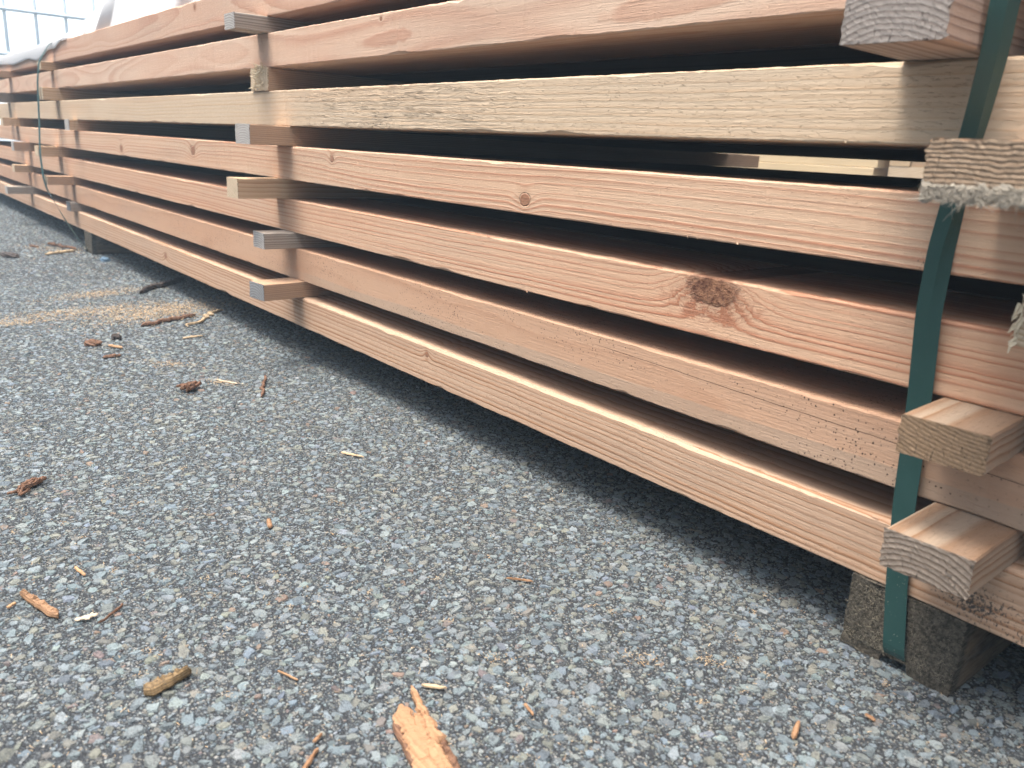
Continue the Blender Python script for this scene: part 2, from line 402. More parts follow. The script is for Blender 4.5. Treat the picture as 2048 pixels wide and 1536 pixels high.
def build_ground():
    r = np.random.default_rng(3)
    V = []; nv = 0; polys = []; tones = []
    blocks = []
    PAL = np.array([(0.185, 0.205, 0.215), (0.15, 0.17, 0.185), (0.215, 0.23, 0.235), (0.18, 0.185, 0.175), (0.205, 0.19, 0.16),
                    (0.165, 0.155, 0.135), (0.235, 0.24, 0.235), (0.11, 0.125, 0.14), (0.22, 0.15, 0.115), (0.175, 0.135, 0.125), (0.165, 0.19, 0.22), (0.235, 0.24, 0.23)])
    PW = np.array([.21, .16, .14, .11, .09, .07, .03, .06, .014, .012, .06, .04]); PW /= PW.sum()
    def region(cell, xlo, xhi, margin, yhi):
        xs = np.arange(xlo, xhi, cell); ys = np.arange(-1.15, yhi, cell)
        gx, gy = np.meshgrid(xs, ys)
        p = np.stack([gx.ravel(), gy.ravel()], 1) + r.uniform(-0.48, 0.48, (gx.size, 2)) * cell
        keep = p[:, 1] > y_left(p[:, 0]) - margin
        keep &= ~((p[:, 0] > -0.6) & (p[:, 1] < -0.66 - 0.0 - margin + 0.12 + 1.38 * np.clip(p[:, 0] + 0.574, 0, 0.9) * 0.8))
        p = p[keep]
        dens = 0.95 + 0.14 * np.sin(p[:, 0] * 23 + 3 * np.sin(p[:, 1] * 17)) * np.sin(p[:, 1] * 31 + 2 * np.sin(p[:, 0] * 11))
        return p[r.random(len(p)) < dens]
    sets = [
        (region(0.0100, -2.6, 0.25, 0.16, 0.32), (0.0030, 0.0092), 8, 0.13),
        (region(0.0042, -1.5, 0.20, 0.06, 0.20), (0.0009, 0.0030), 6, 0.2),
        (region(0.0125, -6.2, -2.6, 0.16, 0.30), (0.0045, 0.0090), 6, 0.11),
        (region(0.0080, -2.6, -1.5, 0.08, 0.20), (0.0018, 0.0040), 6, 0.16),
    ]
    Vall = []; loops = []; starts = []; totals = []; off = 0; lo = 0
    for p, (a, b), ns, spread in sets:
        n = len(p)
        size = a + (b - a) * r.beta(1.3, 2.0, n)
        blk = stones(p, size, ns, 0.0002, 0.0012, spread, r)      # n, 2ns, 3
        Vall.append(blk.reshape(-1, 3))
        base = off + np.arange(n)[:, None] * (2 * ns)
        top = base + np.arange(ns)[None, :]
        side = np.stack([base + np.arange(ns), base + ns + np.arange(ns), base + ns + (np.arange(ns) + 1) % ns, base + (np.arange(ns) + 1) % ns], -1)   # n, ns, 4
        per = np.concatenate([top, side.reshape(n, -1)], 1)
        loops.append(per.ravel())
        tot = np.tile(np.array([ns] + [4] * ns), (n, 1))
        totals.append(tot.ravel())
        tone = PAL[r.choice(len(PAL), n, p=PW)] * r.uniform(0.84, 1.18, (n, 1)) * (1 + r.normal(0, .02, (n, 3))) * np.array([0.89, 0.965, 0.97])
        tone4 = np.concatenate([tone, np.ones((n, 1))], 1)
        tones.append(np.repeat(tone4, ns + 1, 0))
        off += n * 2 * ns
    # the sheet
    sh = np.array([(-30, -30, 0), (30, -30, 0), (30, 30, 0), (-30, 30, 0)], float)
    Vall.append(sh); loops.append(off + np.arange(4)); totals.append(np.array([4])); tones.append(np.array([[.1, .1, .1, 1]]))
    Vall = np.concatenate(Vall); loops = np.concatenate(loops); totals = np.concatenate(totals); tones = np.concatenate(tones)
    starts = np.concatenate([[0], np.cumsum(totals)[:-1]])
    me = bpy.data.meshes.new("ground")
    me.vertices.add(len(Vall)); me.vertices.foreach_set('co', Vall.astype(np.float32).ravel())
    me.loops.add(len(loops)); me.loops.foreach_set('vertex_index', loops.astype(np.int32))
    me.polygons.add(len(totals)); me.polygons.foreach_set('loop_start', starts.astype(np.int32))
    me.polygons.foreach_set('loop_total', totals.astype(np.int32))
    mi = np.zeros(len(totals), np.int32); mi[-1] = 1
    me.materials.append(STONE_M); me.materials.append(ASPH_M)
    me.polygons.foreach_set('material_index', mi)
    me.update(calc_edges=True)
    at = me.attributes.new("tone", 'FLOAT_COLOR', 'FACE')
    at.data.foreach_set('color', tones.astype(np.float32).ravel())
    me.polygons.foreach_set('use_smooth', np.zeros(len(totals), bool))
    o = bpy.data.objects.new("ground", me); COL.objects.link(o)
    tag(o, kind='structure')
    print('ground polys', len(totals))
build_ground()

# ------------------------------------------------------------------ the timber stack
LAY = {'G': (0.0737, 0.1329), 'F': (0.1647, 0.2250), 'E': (0.2557, 0.3167), 'D': (0.3537, 0.4145),
       'C': (0.4503, 0.5133), 'B': (0.5556, 0.6155), 'A': (0.6437, 0.7054)}
SETBACK = {'G': 0.010, 'F': 0.011, 'E': 0.006, 'D': 0.0, 'C': -0.001}      # beams are not quite flush
XL, XR = -6.1, 0.42
dz = lambda n: LAY[n][0]
MATS = {
 'G': wood("pine_striped", (0.56, 0.425, 0.315), (0.37, 0.215, 0.12), pith=(-0.05, 0.30), ring=0.0072, gain=1.0, wander=0.012, wrate=0.5,
           tint=(0.92, 0.88, 0.85), speck=0.8, fibre=0.12, knots=[(-2.31, 0.030, 0.008, 1.3), (-1.02, 0.045, 0.005, 1.0)],
           spots=[(-0.205, 0.018, 0.045, 0.022, 0.95), (-0.155, 0.006, 0.03, 0.012, 0.8)], offs=1.3),
 'F': wood("pine_brown_speckled", (0.53, 0.365, 0.255), (0.42, 0.25, 0.155), pith=(0.12, 0.02), ring=0.011, gain=0.35, wander=0.03, wrate=0.6,
           tint=(0.95, 0.86, 0.80), speck=3.0, fibre=0.07, band=(0.0165, -1.35), crack=(-0.66, 0.0475, -0.20, 0.0375), offs=4.1),
 'E': wood("fir_red_lined", (0.61, 0.45, 0.325), (0.44, 0.21, 0.125), pith=(-0.03, 0.22), ring=0.0078, gain=0.8, wander=0.014, wrate=0.55,
           tint=(0.98, 0.87, 0.81), speck=0.25, fibre=0.09, big=(-0.500, 0.0485, 0.030, 0.0150), spots=[(-0.283, 0.004, 0.010, 0.008, 0.8)], offs=7.7),
 'D': wood("fir_pink_knotty", (0.62, 0.48, 0.355), (0.47, 0.245, 0.155), pith=(0.03, -0.16), ring=0.0085, gain=0.75, wander=0.03, wrate=0.8,
           tint=(0.98, 0.88, 0.83), fibre=0.08, knots=[(-2.63, 0.020, 0.011, 1.5), (-2.014, 0.036, 0.011, 1.5), (-0.793, 0.0175, 0.0075, 1.3), (-1.31, 0.045, 0.006, 1.2)],
           spots=[(-0.287, 0.006, 0.016, 0.011, 0.8)], offs=2.9),
 'C': wood("pine_cream_torn", (0.59, 0.51, 0.39), (0.52, 0.385, 0.25), pith=(0.02, 0.26), ring=0.0082, gain=0.55, wander=0.02, wrate=0.5,
           tint=(0.98, 0.86, 0.78), tint_amt=0.45, fibre=0.09, tear=(-1.36, -0.88), fuzz=0.9, offs=5.2),
 'B': wood("fir_pink_cathedral", (0.64, 0.51, 0.405), (0.52, 0.33, 0.24), pith=(0.045, 0.03), ring=0.010, gain=0.62, wander=0.05, wrate=1.1,
           tint=(0.98, 0.85, 0.80), fibre=0.06, knots=[(-1.15, 0.052, 0.004, 1.0)], offs=9.4),
 'A': wood("fir_pink_swirl", (0.60, 0.45, 0.35), (0.50, 0.30, 0.21), pith=(0.04, 0.04), ring=0.011, gain=0.65, wander=0.05, wrate=1.2,
           tint=(0.97, 0.83, 0.78), fibre=0.06, offs=12.6, knots=[(-1.95, 0.05, 0.007, 1.0)]),
}
REAR_SHADE = wood("fir_rear_shaded", (0.22, 0.145, 0.10), (0.15, 0.08, 0.05), pith=(0.05, 0.2), ring=0.009, gain=0.7, wander=0.03, tint=(0.95, 0.85, 0.8))  # fir darkened in its colour to deepen the shade inside the gaps
FLAB = {
 'G': "bottom front beam with tan and grey stripes, resting on the dark wooden bearers",
 'F': "brown speckled front beam with a thin crack, second from the bottom of the stack",
 'E': "pink front beam with a large torn red knot, third from the bottom",
 'D': "pink front beam with small round knots, just below the cream coloured beam",
 'C': "cream yellow front beam with torn rough grain, in the middle of the stack",
 'B': "pink front beam with swirling grain, directly above the cream coloured beam",
 'A': "topmost front beam of the stack, partly under the white plastic sheet",
}
for n, (z0, z1) in LAY.items():
    o = board("timber_plank", XL + random.uniform(-.05, .05), XR + random.uniform(-.04, .04), 0.0, 0.178, z1 - z0, MATS[n], N=760,
              ch=0.0013, tops=0.0032 if n == 'G' else 0.0016, jit=0.00022, wave=0.0006, seed=ord(n), loc=(0, SETBACK.get(n, 0.0), z0), slivers=6)
    tag(o, FLAB[n], "beam", "front beams of the timber stack")
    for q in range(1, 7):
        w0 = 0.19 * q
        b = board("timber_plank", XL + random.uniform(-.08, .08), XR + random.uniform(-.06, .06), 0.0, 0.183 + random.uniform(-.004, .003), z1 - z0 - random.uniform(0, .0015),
                  REAR_SHADE, N=40, ch=0.002, jit=0.0003, seed=ord(n) * 10 + q, loc=(0, w0 + SETBACK.get(n, 0.0), z0 + 0.0004))
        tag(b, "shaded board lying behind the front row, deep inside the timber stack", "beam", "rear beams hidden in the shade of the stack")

# spacers ("stickers") between the layers
WST = {
 'grey': wood("spacer_grey", (0.50, 0.42, 0.33), (0.26, 0.19, 0.13), pith=(0.03, -0.05), ring=0.0042, gain=0.95, wander=0.004, grey=0.75, fibre=0.14, offs=3.3, fuzz=0.6),
 'brown': wood("spacer_brown", (0.54, 0.37, 0.235), (0.34, 0.185, 0.10), pith=(-0.02, 0.10), ring=0.0034, gain=0.8, wander=0.004, grey=0.15, fibre=0.14, offs=6.1),
 'pale': wood("spacer_pale", (0.64, 0.50, 0.34), (0.46, 0.29, 0.17), pith=(0.06, 0.06), ring=0.0045, gain=0.8, wander=0.004, fibre=0.10, offs=8.8),
 'dark': wood("spacer_dark", (0.26, 0.22, 0.18), (0.12, 0.09, 0.07), pith=(0.03, 0.08), ring=0.004, gain=0.9, wander=0.004, grey=0.4, fibre=0.15, offs=1.8),
 'striped': wood("spacer_striped", (0.36, 0.285, 0.205), (0.275, 0.16, 0.08), pith=(0.01, -0.035), ring=0.0075, gain=1.0, wander=0.004, grey=0.22, fibre=0.13, offs=2.2, fuzz=0.6,
                 spots=[(0.10, 0.028, 0.02, 0.03, 0.5)]),
 'redgrey': wood("spacer_red_grey", (0.50, 0.38, 0.30), (0.27, 0.17, 0.12), pith=(-0.01, -0.06), ring=0.0058, gain=1.0, wander=0.004, grey=0.55, fibre=0.12, offs=4.9, fuzz=0.6),
}
def end_material(name, c0, c1, ring, py, pz, rough=1.0, hatch=False):
    """Freshly or long-ago sawn end grain. Local Y is across, Z is up."""
    k = NB(name)
    P = k.obj(); px, py_, pz_ = k.sep(P)[0:3]
    nn = k.sub(k.noise(P, 45.0, 3.0), 0.5)
    dy = k.sub(py_, py); dzz = k.sub(pz_, pz)
    r = k.add(k.ma('SQRT', k.add(k.mul(dy, dy), k.mul(dzz, dzz))), k.mul(nn, 0.004))
    fr = k.ma('FRACT', k.mul(r, 1.0 / ring))
    v = k.mul(k.ma('POWER', fr, 1.7), k.ss(fr, 0.85, 1.0, 1.0, 0.0))
    f = k.noise(P, 900.0, 3.0, 0.7); g = k.noise(P, 130.0, 4.0, 0.65)
    col = k.mix(k.ma('MINIMUM', k.mul(v, 1.5), 1.0), c0, c1)
    hs = k.n("ShaderNodeHueSaturation"); k.put(hs.inputs['Value'], k.add(0.55, k.add(k.mul(f, 0.55), k.mul(g, 0.4)))); k.put(hs.inputs['Color'], col)
    col = hs.outputs[0]
    # drying cracks running across the rings
    cr = k.noise(k.com(0.0, k.mul(py_, 190.0), k.mul(pz_, 22.0)), 1.0, 2.0)
    crm = k.mul(k.ss(k.ma('ABSOLUTE', k.sub(cr, 0.5)), 0.0, 0.012, 1.0, 0.0), k.ss(g, 0.42, 0.6))
    col = k.mix(k.mul(crm, 0.7), col, (0.05, 0.035, 0.025))
    dirt = k.ss(k.noise(k.com(3.0, k.mul(py_, 60.0), k.mul(pz_, 30.0)), 1.0, 3.0), 0.55, 0.75)
    col = k.mix(k.mul(dirt, 0.45), col, (0.10, 0.085, 0.07))
    h = k.add(k.mul(f, 0.8 * rough), k.add(k.mul(g, 0.7), k.add(k.mul(v, -0.15), k.mul(crm, -1.2))))
    if hatch:
        hz = k.ma('SINE', k.mul(k.add(pz_, k.mul(nn, 0.006)), 2 * math.pi / 0.0030))
        hy = k.ma('SINE', k.mul(k.add(py_, k.mul(nn, 0.006)), 2 * math.pi / 0.012))
        h = k.add(h, k.add(k.mul(hz, 0.40), k.mul(k.ma('POWER', k.ma('ABSOLUTE', hy), 12.0), 0.35)))
    return k.fin(col, 0.9, k.bump(h, 0.0010, 0.8), 0.15)
ENDS = {
 'grey': end_material("end_grey", (0.46, 0.44, 0.41), (0.27, 0.24, 0.22), 0.0042, 0.03, -0.05),
 'slate': end_material("end_slate", (0.27, 0.275, 0.28), (0.17, 0.165, 0.16), 0.005, 0.035, -0.02),
 'brown': end_material("end_brown", (0.29, 0.20, 0.125), (0.165, 0.105, 0.062), 0.0031, 0.0, 0.16),
 'pale': end_material("end_pale", (0.62, 0.51, 0.37), (0.42, 0.30, 0.19), 0.0042, 0.06, 0.05),
 'arc': end_material("end_arc", (0.31, 0.255, 0.205), (0.13, 0.094, 0.07), 0.0044, 0.036, -0.045, 1.3),
 'arc_grey': end_material("end_arc_grey", (0.34, 0.305, 0.275), (0.20, 0.165, 0.145), 0.0040, 0.038, -0.055, 1.3),
 'hatch': end_material("end_hatch", (0.29, 0.215, 0.15), (0.235, 0.165, 0.11), 0.0045, 0.02, 0.2, 1.2, True),
}

def spacer(name, xl, xr, prot, lo, hi, mat, emat, label, back=1.40, skew=0.0, seed=1, rough=0.0006, ch=0.0012, shrink=0.0):
    """A board across the stack, its front end standing proud of the beams. xl..xr are its sides at the front end."""
    z0 = LAY[lo][1] + 0.0003; z1 = LAY[hi][0] - 0.0003 - shrink
    w = xr - xl; h = z1 - z0; L = prot + back
    r = np.random.default_rng(seed)
    root = empty(name, (xr, -prot, z0), math.pi / 2 + skew)
    b = board("spacer_body", 0.0, L, 0.0, w, h, mat, N=60, ch=ch, jit=0.0003, wave=0.0003, seed=seed, parent=root)
    # the sawn end: a fine grid with a ragged outline just proud of the body
    ny, nz = max(8, int(w / 0.0022)), max(6, int(h / 0.0022))
    V = []; F = []
    for j in range(nz + 1):
        for i in range(ny + 1):
            e = (i in (0, ny)) or (j in (0, nz))
            y = w * i / ny + (r.normal(0, rough) if i in (0, ny) else 0); z = h * j / nz + (r.normal(0, rough * .7) if j in (0, nz) else 0)
            if e and r.random() < 0.10: y += math.copysign(r.uniform(0, rough * 2.5), i - ny / 2)
            z = min(max(z, 0.0), h)
            V.append((-0.0012 + r.normal(0, rough * 0.14), y, z))
    for j in range(nz):
        for i in range(ny):
            a = j * (ny + 1) + i; F.append((a, a + ny + 1, a + ny + 2, a + 1))
    # skirt back to the body
    ring = [i for i in range(ny + 1)] + [j * (ny + 1) + ny for j in range(1, nz + 1)] + [nz * (ny + 1) + i for i in range(ny - 1, -1, -1)] + [j * (ny + 1) for j in range(nz - 1, 0, -1)]
    n0 = len(V)
    for q in ring:
        x, y, z = V[q]; V.append((0.0016, min(max(y, 0.0004), w - 0.0004), min(max(z, 0.0004), h - 0.0004)))
    for i in range(len(ring)):
        a, c = ring[i], ring[(i + 1) % len(ring)]; b2, d2 = n0 + i, n0 + (i + 1) % len(ring)
        F.append((a, c, d2, b2))
    mesh_obj("sawn_end", V, F, emat, root)
    tag(root, label, "spacer", "wooden spacers between the beams")
    return root, w, h

def torn_fibre(root, pts_fn, n, mat, seed, name="torn_fibre"):
    """loose splintered fibres at a broken end: small bent blades"""
    r = np.random.default_rng(seed); V = []; F = []
    for i in range(n):
        p, d, L, wd = pts_fn(r)
        p = np.array(p); d = np.array(d) / np.linalg.norm(d)
        s = np.cross(d, r.normal(0, 1, 3)); s /= np.linalg.norm(s); t = np.cross(d, s)
        k = len(V); m = 4; bend = r.normal(0, 0.35, 3) * L
        for q in range(m):
            f = q / (m - 1); c = p + d * L * f + bend * f * f
            ww = wd * (1 - 0.75 * f)
            V += [tuple(c + s * ww), tuple(c + t * ww * 0.5), tuple(c - s * ww), tuple(c - t * ww * 0.5)]
        for q in range(m - 1):
            for e in range(4):
                a = k + q * 4 + e; b = k + q * 4 + (e + 1) % 4
                F.append((a, b, b + 4, a + 4))
        F.append((k + 3, k + 2, k + 1, k)); F.append(tuple(k + (m - 1) * 4 + e for e in range(4)))
    return mesh_obj(name, V, F, mat, root)

def plain(name, col, rough=0.8, scale=300.0, amt=0.5, bump=0.0006, spec=0.25, trans=0.0):
    k = NB(name); P = k.obj(); n = k.noise(P, scale, 4.0, 0.65)
    hs = k.n("ShaderNodeHueSaturation"); k.put(hs.inputs['Value'], k.add(1.0 - amt / 2, k.mul(n, amt))); hs.inputs['Color'].default_value = (*col, 1)
    return k.fin(hs.outputs[0], rough, k.bump(n, bump, 0.8), spec)
FIB = plain("torn_fibre_pale", (0.68, 0.58, 0.42), 0.85)
FIBW = plain("torn_fibre_white", (0.40, 0.355, 0.29), 0.9, 900.0, 0.8, 0.0012)

# nearest column, beside the green strap
r1, w, h = spacer("wood_spacer", -0.338, -0.266, 0.096, 'C', 'B', WST['redgrey'], ENDS['arc_grey'],
     "grey spacer with arched end rings, topmost of those by the near green strap", skew=0.03, seed=21, rough=0.0009)
r2, w, h = spacer("wood_spacer", -0.236, -0.160, 0.150, 'D', 'C', WST['brown'], ENDS['hatch'],
     "rough sawn spacer with ragged white lower edge, in front of the near green strap", skew=0.08, seed=22, rough=0.0012)
def torn_band(root, w, zb, zt, out, mat, seed):
    """ragged strip of torn, hanging fibre along the lower edge of a sawn end"""
    r = np.random.default_rng(seed); NX, NZ = 130, 16; V = []; F = []
    lo = wob(NX, .0014, 5, r) + wob(NX, .0007, 2, r); hi = wob(NX, .0011, 7, r) + wob(NX, .0004, 2, r)
    bulge = np.abs(wob(NX, out, 6, r)) + out * .6
    nz = r.normal(0, 1, (NX, NZ + 1))
    nz[1:-1] = (nz[:-2] + nz[1:-1] * 2 + nz[2:]) / 4
    for i in range(NX):
        y = w * i / (NX - 1)
        for j in range(NZ + 1):
            f = j / NZ
            z = (zb + lo[i]) * (1 - f) + (zt + hi[i]) * f
            V.append((-0.0012 - bulge[i] * math.sin(math.pi * min(1, f * .9 + .08)) ** .7 + nz[i, j] * .0003 + .0008 * (f > .95), y + nz[i, j] * .0002, z + nz[i, j] * .0003))
    n = len(V)
    for i in range(NX): V.append((0.003, w * i / (NX - 1), max(zb + lo[i], 0.0002))); V.append((0.003, w * i / (NX - 1), zt + hi[i]))
    for i in range(NX - 1):
        for j in range(NZ):
            a = i * (NZ + 1) + j; F.append((a, a + NZ + 1, a + NZ + 2, a + 1))
        a = i * (NZ + 1); F.append((a, n + 2 * i, n + 2 * i + 2, a + NZ + 1)); a += NZ; F.append((a, a + NZ + 1, n + 2 * i + 3, n + 2 * i + 1))
    return mesh_obj("torn_edge", V, F, mat, root)
torn_band(r2, 0.0758, -0.0010, 0.0100, 0.0005, FIBW, 5)
def fringe(r):
    y = r.uniform(0.0, 0.075); return (-0.0022, y, r.uniform(-0.001, 0.009)), (r.normal(-.15, .2), r.normal(0, 1.6), r.normal(-.35, .35)), r.gamma(2.0, 0.0019), r.uniform(0.0002, 0.0005)
torn_fibre(r2, fringe, 700, FIBW, 5)
def strand(r): return (-0.002, 0.0130 + r.normal(0, .0006), 0.0), (-.2, r.normal(.2, .2), -1), r.uniform(.004, .010), r.uniform(.0004, .0008)
torn_fibre(r2, strand, 4, FIBW, 15)
r3, w, h = spacer("wood_spacer", -0.2035, -0.136, 0.045, 'E', 'D', WST['pale'], ENDS['pale'],
     "spacer cut by the right edge of the photo, its splintered pale corner just showing", seed=23, rough=0.001)
def chip3(r): return (-.0012, 0.0672 + r.normal(0, .001), r.uniform(0.001, 0.034)), (-.5, .25 + r.normal(0, .25), -1 + r.normal(0, .3)), r.uniform(.003, .009), r.uniform(.0008, .0022)
torn_fibre(r3, chip3, 26, FIB, 6)
spacer("wood_spacer", -0.2575, -0.1960, 0.066, 'F', 'E', WST['striped'], ENDS['brown'],
     "brown spacer with a fine lined end, second from the ground by the near green strap", skew=0.06, seed=24, rough=0.0008)
spacer("wood_spacer", -0.2520, -0.1870, 0.071, 'G', 'F', WST['striped'], ENDS['arc'],
     "spacer with bold dark arched end rings, lowest of those by the near green strap", skew=0.03, seed=25, rough=0.0010)
# middle column
spacer("wood_spacer", -1.6100, -1.5620, 0.062, 'B', 'A', WST['grey'], ENDS['grey'],
     "grey weathered spacer under the topmost beam, highest in the middle column", seed=31)
r4, w, h = spacer("wood_spacer", -1.6400, -1.5600, 0.003, 'C', 'B', WST['brown'], ENDS['pale'],
     "short spacer with a splintered pale end, above the cream beam in the middle column", seed=32)
def splint(r):
    z = r.uniform(0.0, 0.046); y = 0.012 + 0.05 * r.random() - (z - 0.02) * 0.2
    return (0.001, y, z), (-1.0, r.normal(.2, .7), r.normal(0, .8)), r.uniform(.004, .016), r.uniform(.0008, .0026)
torn_fibre(r4, splint, 110, FIB, 9)
spacer("wood_spacer", -1.5370, -1.4707, 0.078, 'D', 'C', WST['brown'], ENDS['grey'],
     "spacer with a plain pale grey end, directly under the cream beam in the middle column", back=1.47, seed=33)
spacer("wood_spacer", -1.5520, -1.5060, 0.090, 'E', 'D', WST['pale'], ENDS['pale'],
     "fresh pale spacer sticking out farthest, fourth from the top in the middle column", seed=34, skew=0.06)
spacer("wood_spacer", -1.5300, -1.4800, 0.054, 'F', 'E', WST['grey'], ENDS['grey'],
     "grey spacer with curved end rings, second from the ground in the middle column", seed=35)
spacer("wood_spacer", -1.5020, -1.4485, 0.071, 'G', 'F', WST['brown'], ENDS['slate'],
     "brown spacer with a slate grey end, lowest in the middle column", seed=36, skew=0.1)
# the two far columns
F1 = "by the far strap"
spacer("wood_spacer", -3.487, -3.428, 0.039, 'B', 'A', WST['pale'], ENDS['pale'], "pinkish spacer tucked under the white sheet, topmost " + F1, seed=41)
spacer("wood_spacer", -3.446, -3.386, 0.050, 'C', 'B', WST['pale'], ENDS['pale'], "pink spacer directly above the cream beam " + F1, seed=42)
spacer("wood_spacer", -3.205, -3.142, 0.026, 'D', 'C', WST['pale'], ENDS['grey'], "spacer with a white grey end, standing right of the far strap under the cream beam", seed=43)
spacer("wood_spacer", -3.530, -3.465, 0.069, 'E', 'D', WST['pale'], ENDS['pale'], "pale spacer crossed by the far strap, fourth from the top " + F1, seed=44)
spacer("wood_spacer", -3.375, -3.320, 0.076, 'F', 'E', WST['brown'], ENDS['pale'], "brown spacer where the far strap bends inwards, second from the ground", seed=45)
spacer("wood_spacer", -3.375, -3.312, 0.012, 'G', 'F', WST['grey'], ENDS['slate'], "short dark grey spacer barely standing out, lowest " + F1, seed=46)
F2 = "in the farthest column"
spacer("wood_spacer", -4.360, -4.295, 0.056, 'B', 'A', WST['brown'], ENDS['brown'], "spacer just under the sagging white sheet, topmost in the farthest column", seed=51)
r5, w, h = spacer("wood_spacer", -4.450, -4.385, 0.095, 'C', 'B', WST['dark'], ENDS['slate'], "dark broken spacer with dangling splinters, " + F2, seed=52)
def dang(r): return (r.uniform(0, .03), 0.06 + r.normal(0, .006), 0.0), (r.normal(0, .2), r.normal(.0, .2), -1), r.uniform(.012, .05), r.uniform(.001, .0032)
torn_fibre(r5, dang, 16, plain("dark_splinter", (0.16, 0.10, 0.08)), 12)
spacer("wood_spacer", -4.320, -4.253, 0.056, 'D', 'C', WST['pale'], ENDS['pale'], "tan spacer directly under the cream beam " + F2, seed=53)
spacer("wood_spacer", -4.110, -4.053, 0.056, 'E', 'D', WST['brown'], ENDS['grey'], "grey brown spacer third from the ground " + F2, seed=54)
spacer("wood_spacer", -4.215, -4.154, 0.047, 'F', 'E', WST['pale'], ENDS['pale'], "tan spacer second from the ground " + F2, seed=55)
spacer("wood_spacer", -4.210, -4.151, 0.084, 'G', 'F', WST['grey'], ENDS['grey'], "long grey spacer lowest " + F2, seed=56)

# ------------------------------------------------------------------ bearers on the asphalt
def bearer_material():
    k = NB("bearer_wood")
    P = k.obj(); px, py, pz = k.sep(P)[0:3]
    f = k.noise(k.com(k.mul(px, 380.0), k.mul(py, 60.0), k.mul(pz, 380.0)), 1.0, 4.0, 0.7)
    g = k.noise(P, 28.0, 4.0, 0.6)
    col = k.mix(k.ss(f, 0.35, 0.68), (0.028, 0.025, 0.020), (0.14, 0.122, 0.094))  # dark brown grey wood, toned down further in place of the beam's shade
    col = k.mix(k.mul(k.ss(g, 0.40, 0.75), 0.35), col, (0.075, 0.062, 0.048))
    st = k.noise(k.com(k.mul(px, 240.0), k.mul(py, 9.0), k.mul(pz, 60.0)), 1.0, 3.0)
    col = k.mix(k.mul(k.ss(py, 0.016, 0.026), k.ss(st, 0.42, 0.62, 0.15, 0.8)), col, (0.21, 0.145, 0.09))
    return k.fin(col, 0.92, k.bump(k.add(f, k.mul(st, 0.5)), 0.0022, 1.0), 0.12)
BEAR = bearer_material()
BFIB = plain("bearer_fibre", (0.24, 0.21, 0.155), 0.9)
def bearer(x0, x1, y0, label, notch, seed):
    r = np.random.default_rng(seed)
    h = LAY['G'][0] - 0.0004
    # outline of the end, with a cut for the strap underneath
    out = [(x0, 0.002), (notch - 0.014, 0.0), (notch - 0.0125, 0.009), (notch + 0.0105, 0.010), (notch + 0.013, 0.001), (x1 - 0.002, 0.0), (x1, 0.004), (x1 - 0.0005, h), (x0 + 0.0005, h)]
    pts = []
    for i, (x, z) in enumerate(out):                   # ragged saw-cut outline
        xn, zn = out[(i + 1) % len(out)]; m = max(2, int(math.hypot(xn - x, zn - z) / 0.003))
        for q in range(m):
            f = q / m; j = 0 if q == 0 else 1
            pts.append((x + (xn - x) * f + r.normal(0, .0004) * j, min(h, max(0.0, z + (zn - z) * f + r.normal(0, .0004) * j))))
    n = len(pts); V = []; F = []
    ys = [y0, y0 + 0.004, y0 + 0.5, 1.36]
    for yi, y in enumerate(ys):
        for (x, z) in pts: V.append((x, y + (r.normal(0, .0006) if yi == 0 else 0), z))
    for a in range(len(ys) - 1):
        for i in range(n):
            j = (i + 1) % n; F.append((a * n + i, a * n + j, (a + 1) * n + j, (a + 1) * n + i))
    F.append(tuple(range(n - 1, -1, -1))); F.append(tuple((len(ys) - 1) * n + i for i in range(n)))
    root = empty("bearer", (0, 0, 0))
    b = mesh_obj("bearer_block", V, F, BEAR, root)
    def fz(r):
        return (r.uniform(x0 + .001, x1 - .001), y0 + 0.0004, r.uniform(0.011, h - 0.003) if r.random() < .85 else r.uniform(0.011, 0.02)), (r.normal(0, 1), -0.35, r.normal(0, 1)), r.uniform(.0012, .0040), r.uniform(.00009, .00026)
    torn_fibre(root, fz, 2600, BFIB, seed + 1, "end_fibre")
    tag(root, label, "bearer", "dark bearers under the stack")
bearer(-0.3085, -0.2075, 0.009, "dark rough bearer block on the asphalt, gripped by the near green strap", -0.258, 61)
bearer(-3.225, -3.125, 0.006, "dark bearer block on the asphalt at the foot of the far strap", -3.205, 62)

# ------------------------------------------------------------------ straps
def strap_material():
    k = NB("strap_plastic")
    P = k.obj(); n = k.noise(P, 35.0, 3.0); m = k.noise(P, 1400.0, 2.0)
    sc = k.mul(k.ss(k.vor(P, 420.0), 0.10, 0.22, 1.0, 0.0), k.ss(k.noise(P, 260.0, 2.0), 0.52, 0.62))
    pz = k.sep(P)[2]
    sc = k.mul(sc, k.ss(pz, 0.03, 0.16, 1.0, 0.12))
    col = k.mix(n, (0.013, 0.052, 0.046), (0.022, 0.073, 0.066))
    col = k.mix(k.mul(sc, 0.7), col, (0.5, 0.45, 0.36))
    return k.fin(col, k.add(0.34, k.mul(n, 0.15)), k.bump(k.add(n, k.add(k.mul(m, 0.15), k.mul(k.mul(k.ma('SINE', k.mul(k.add(pz, k.sep(P)[0]), 4200.0)), k.ma('SINE', k.mul(k.sub(pz, k.sep(P)[0]), 4200.0))), 0.12))), 0.0008, 0.5), 0.45)
STRAP = strap_material()
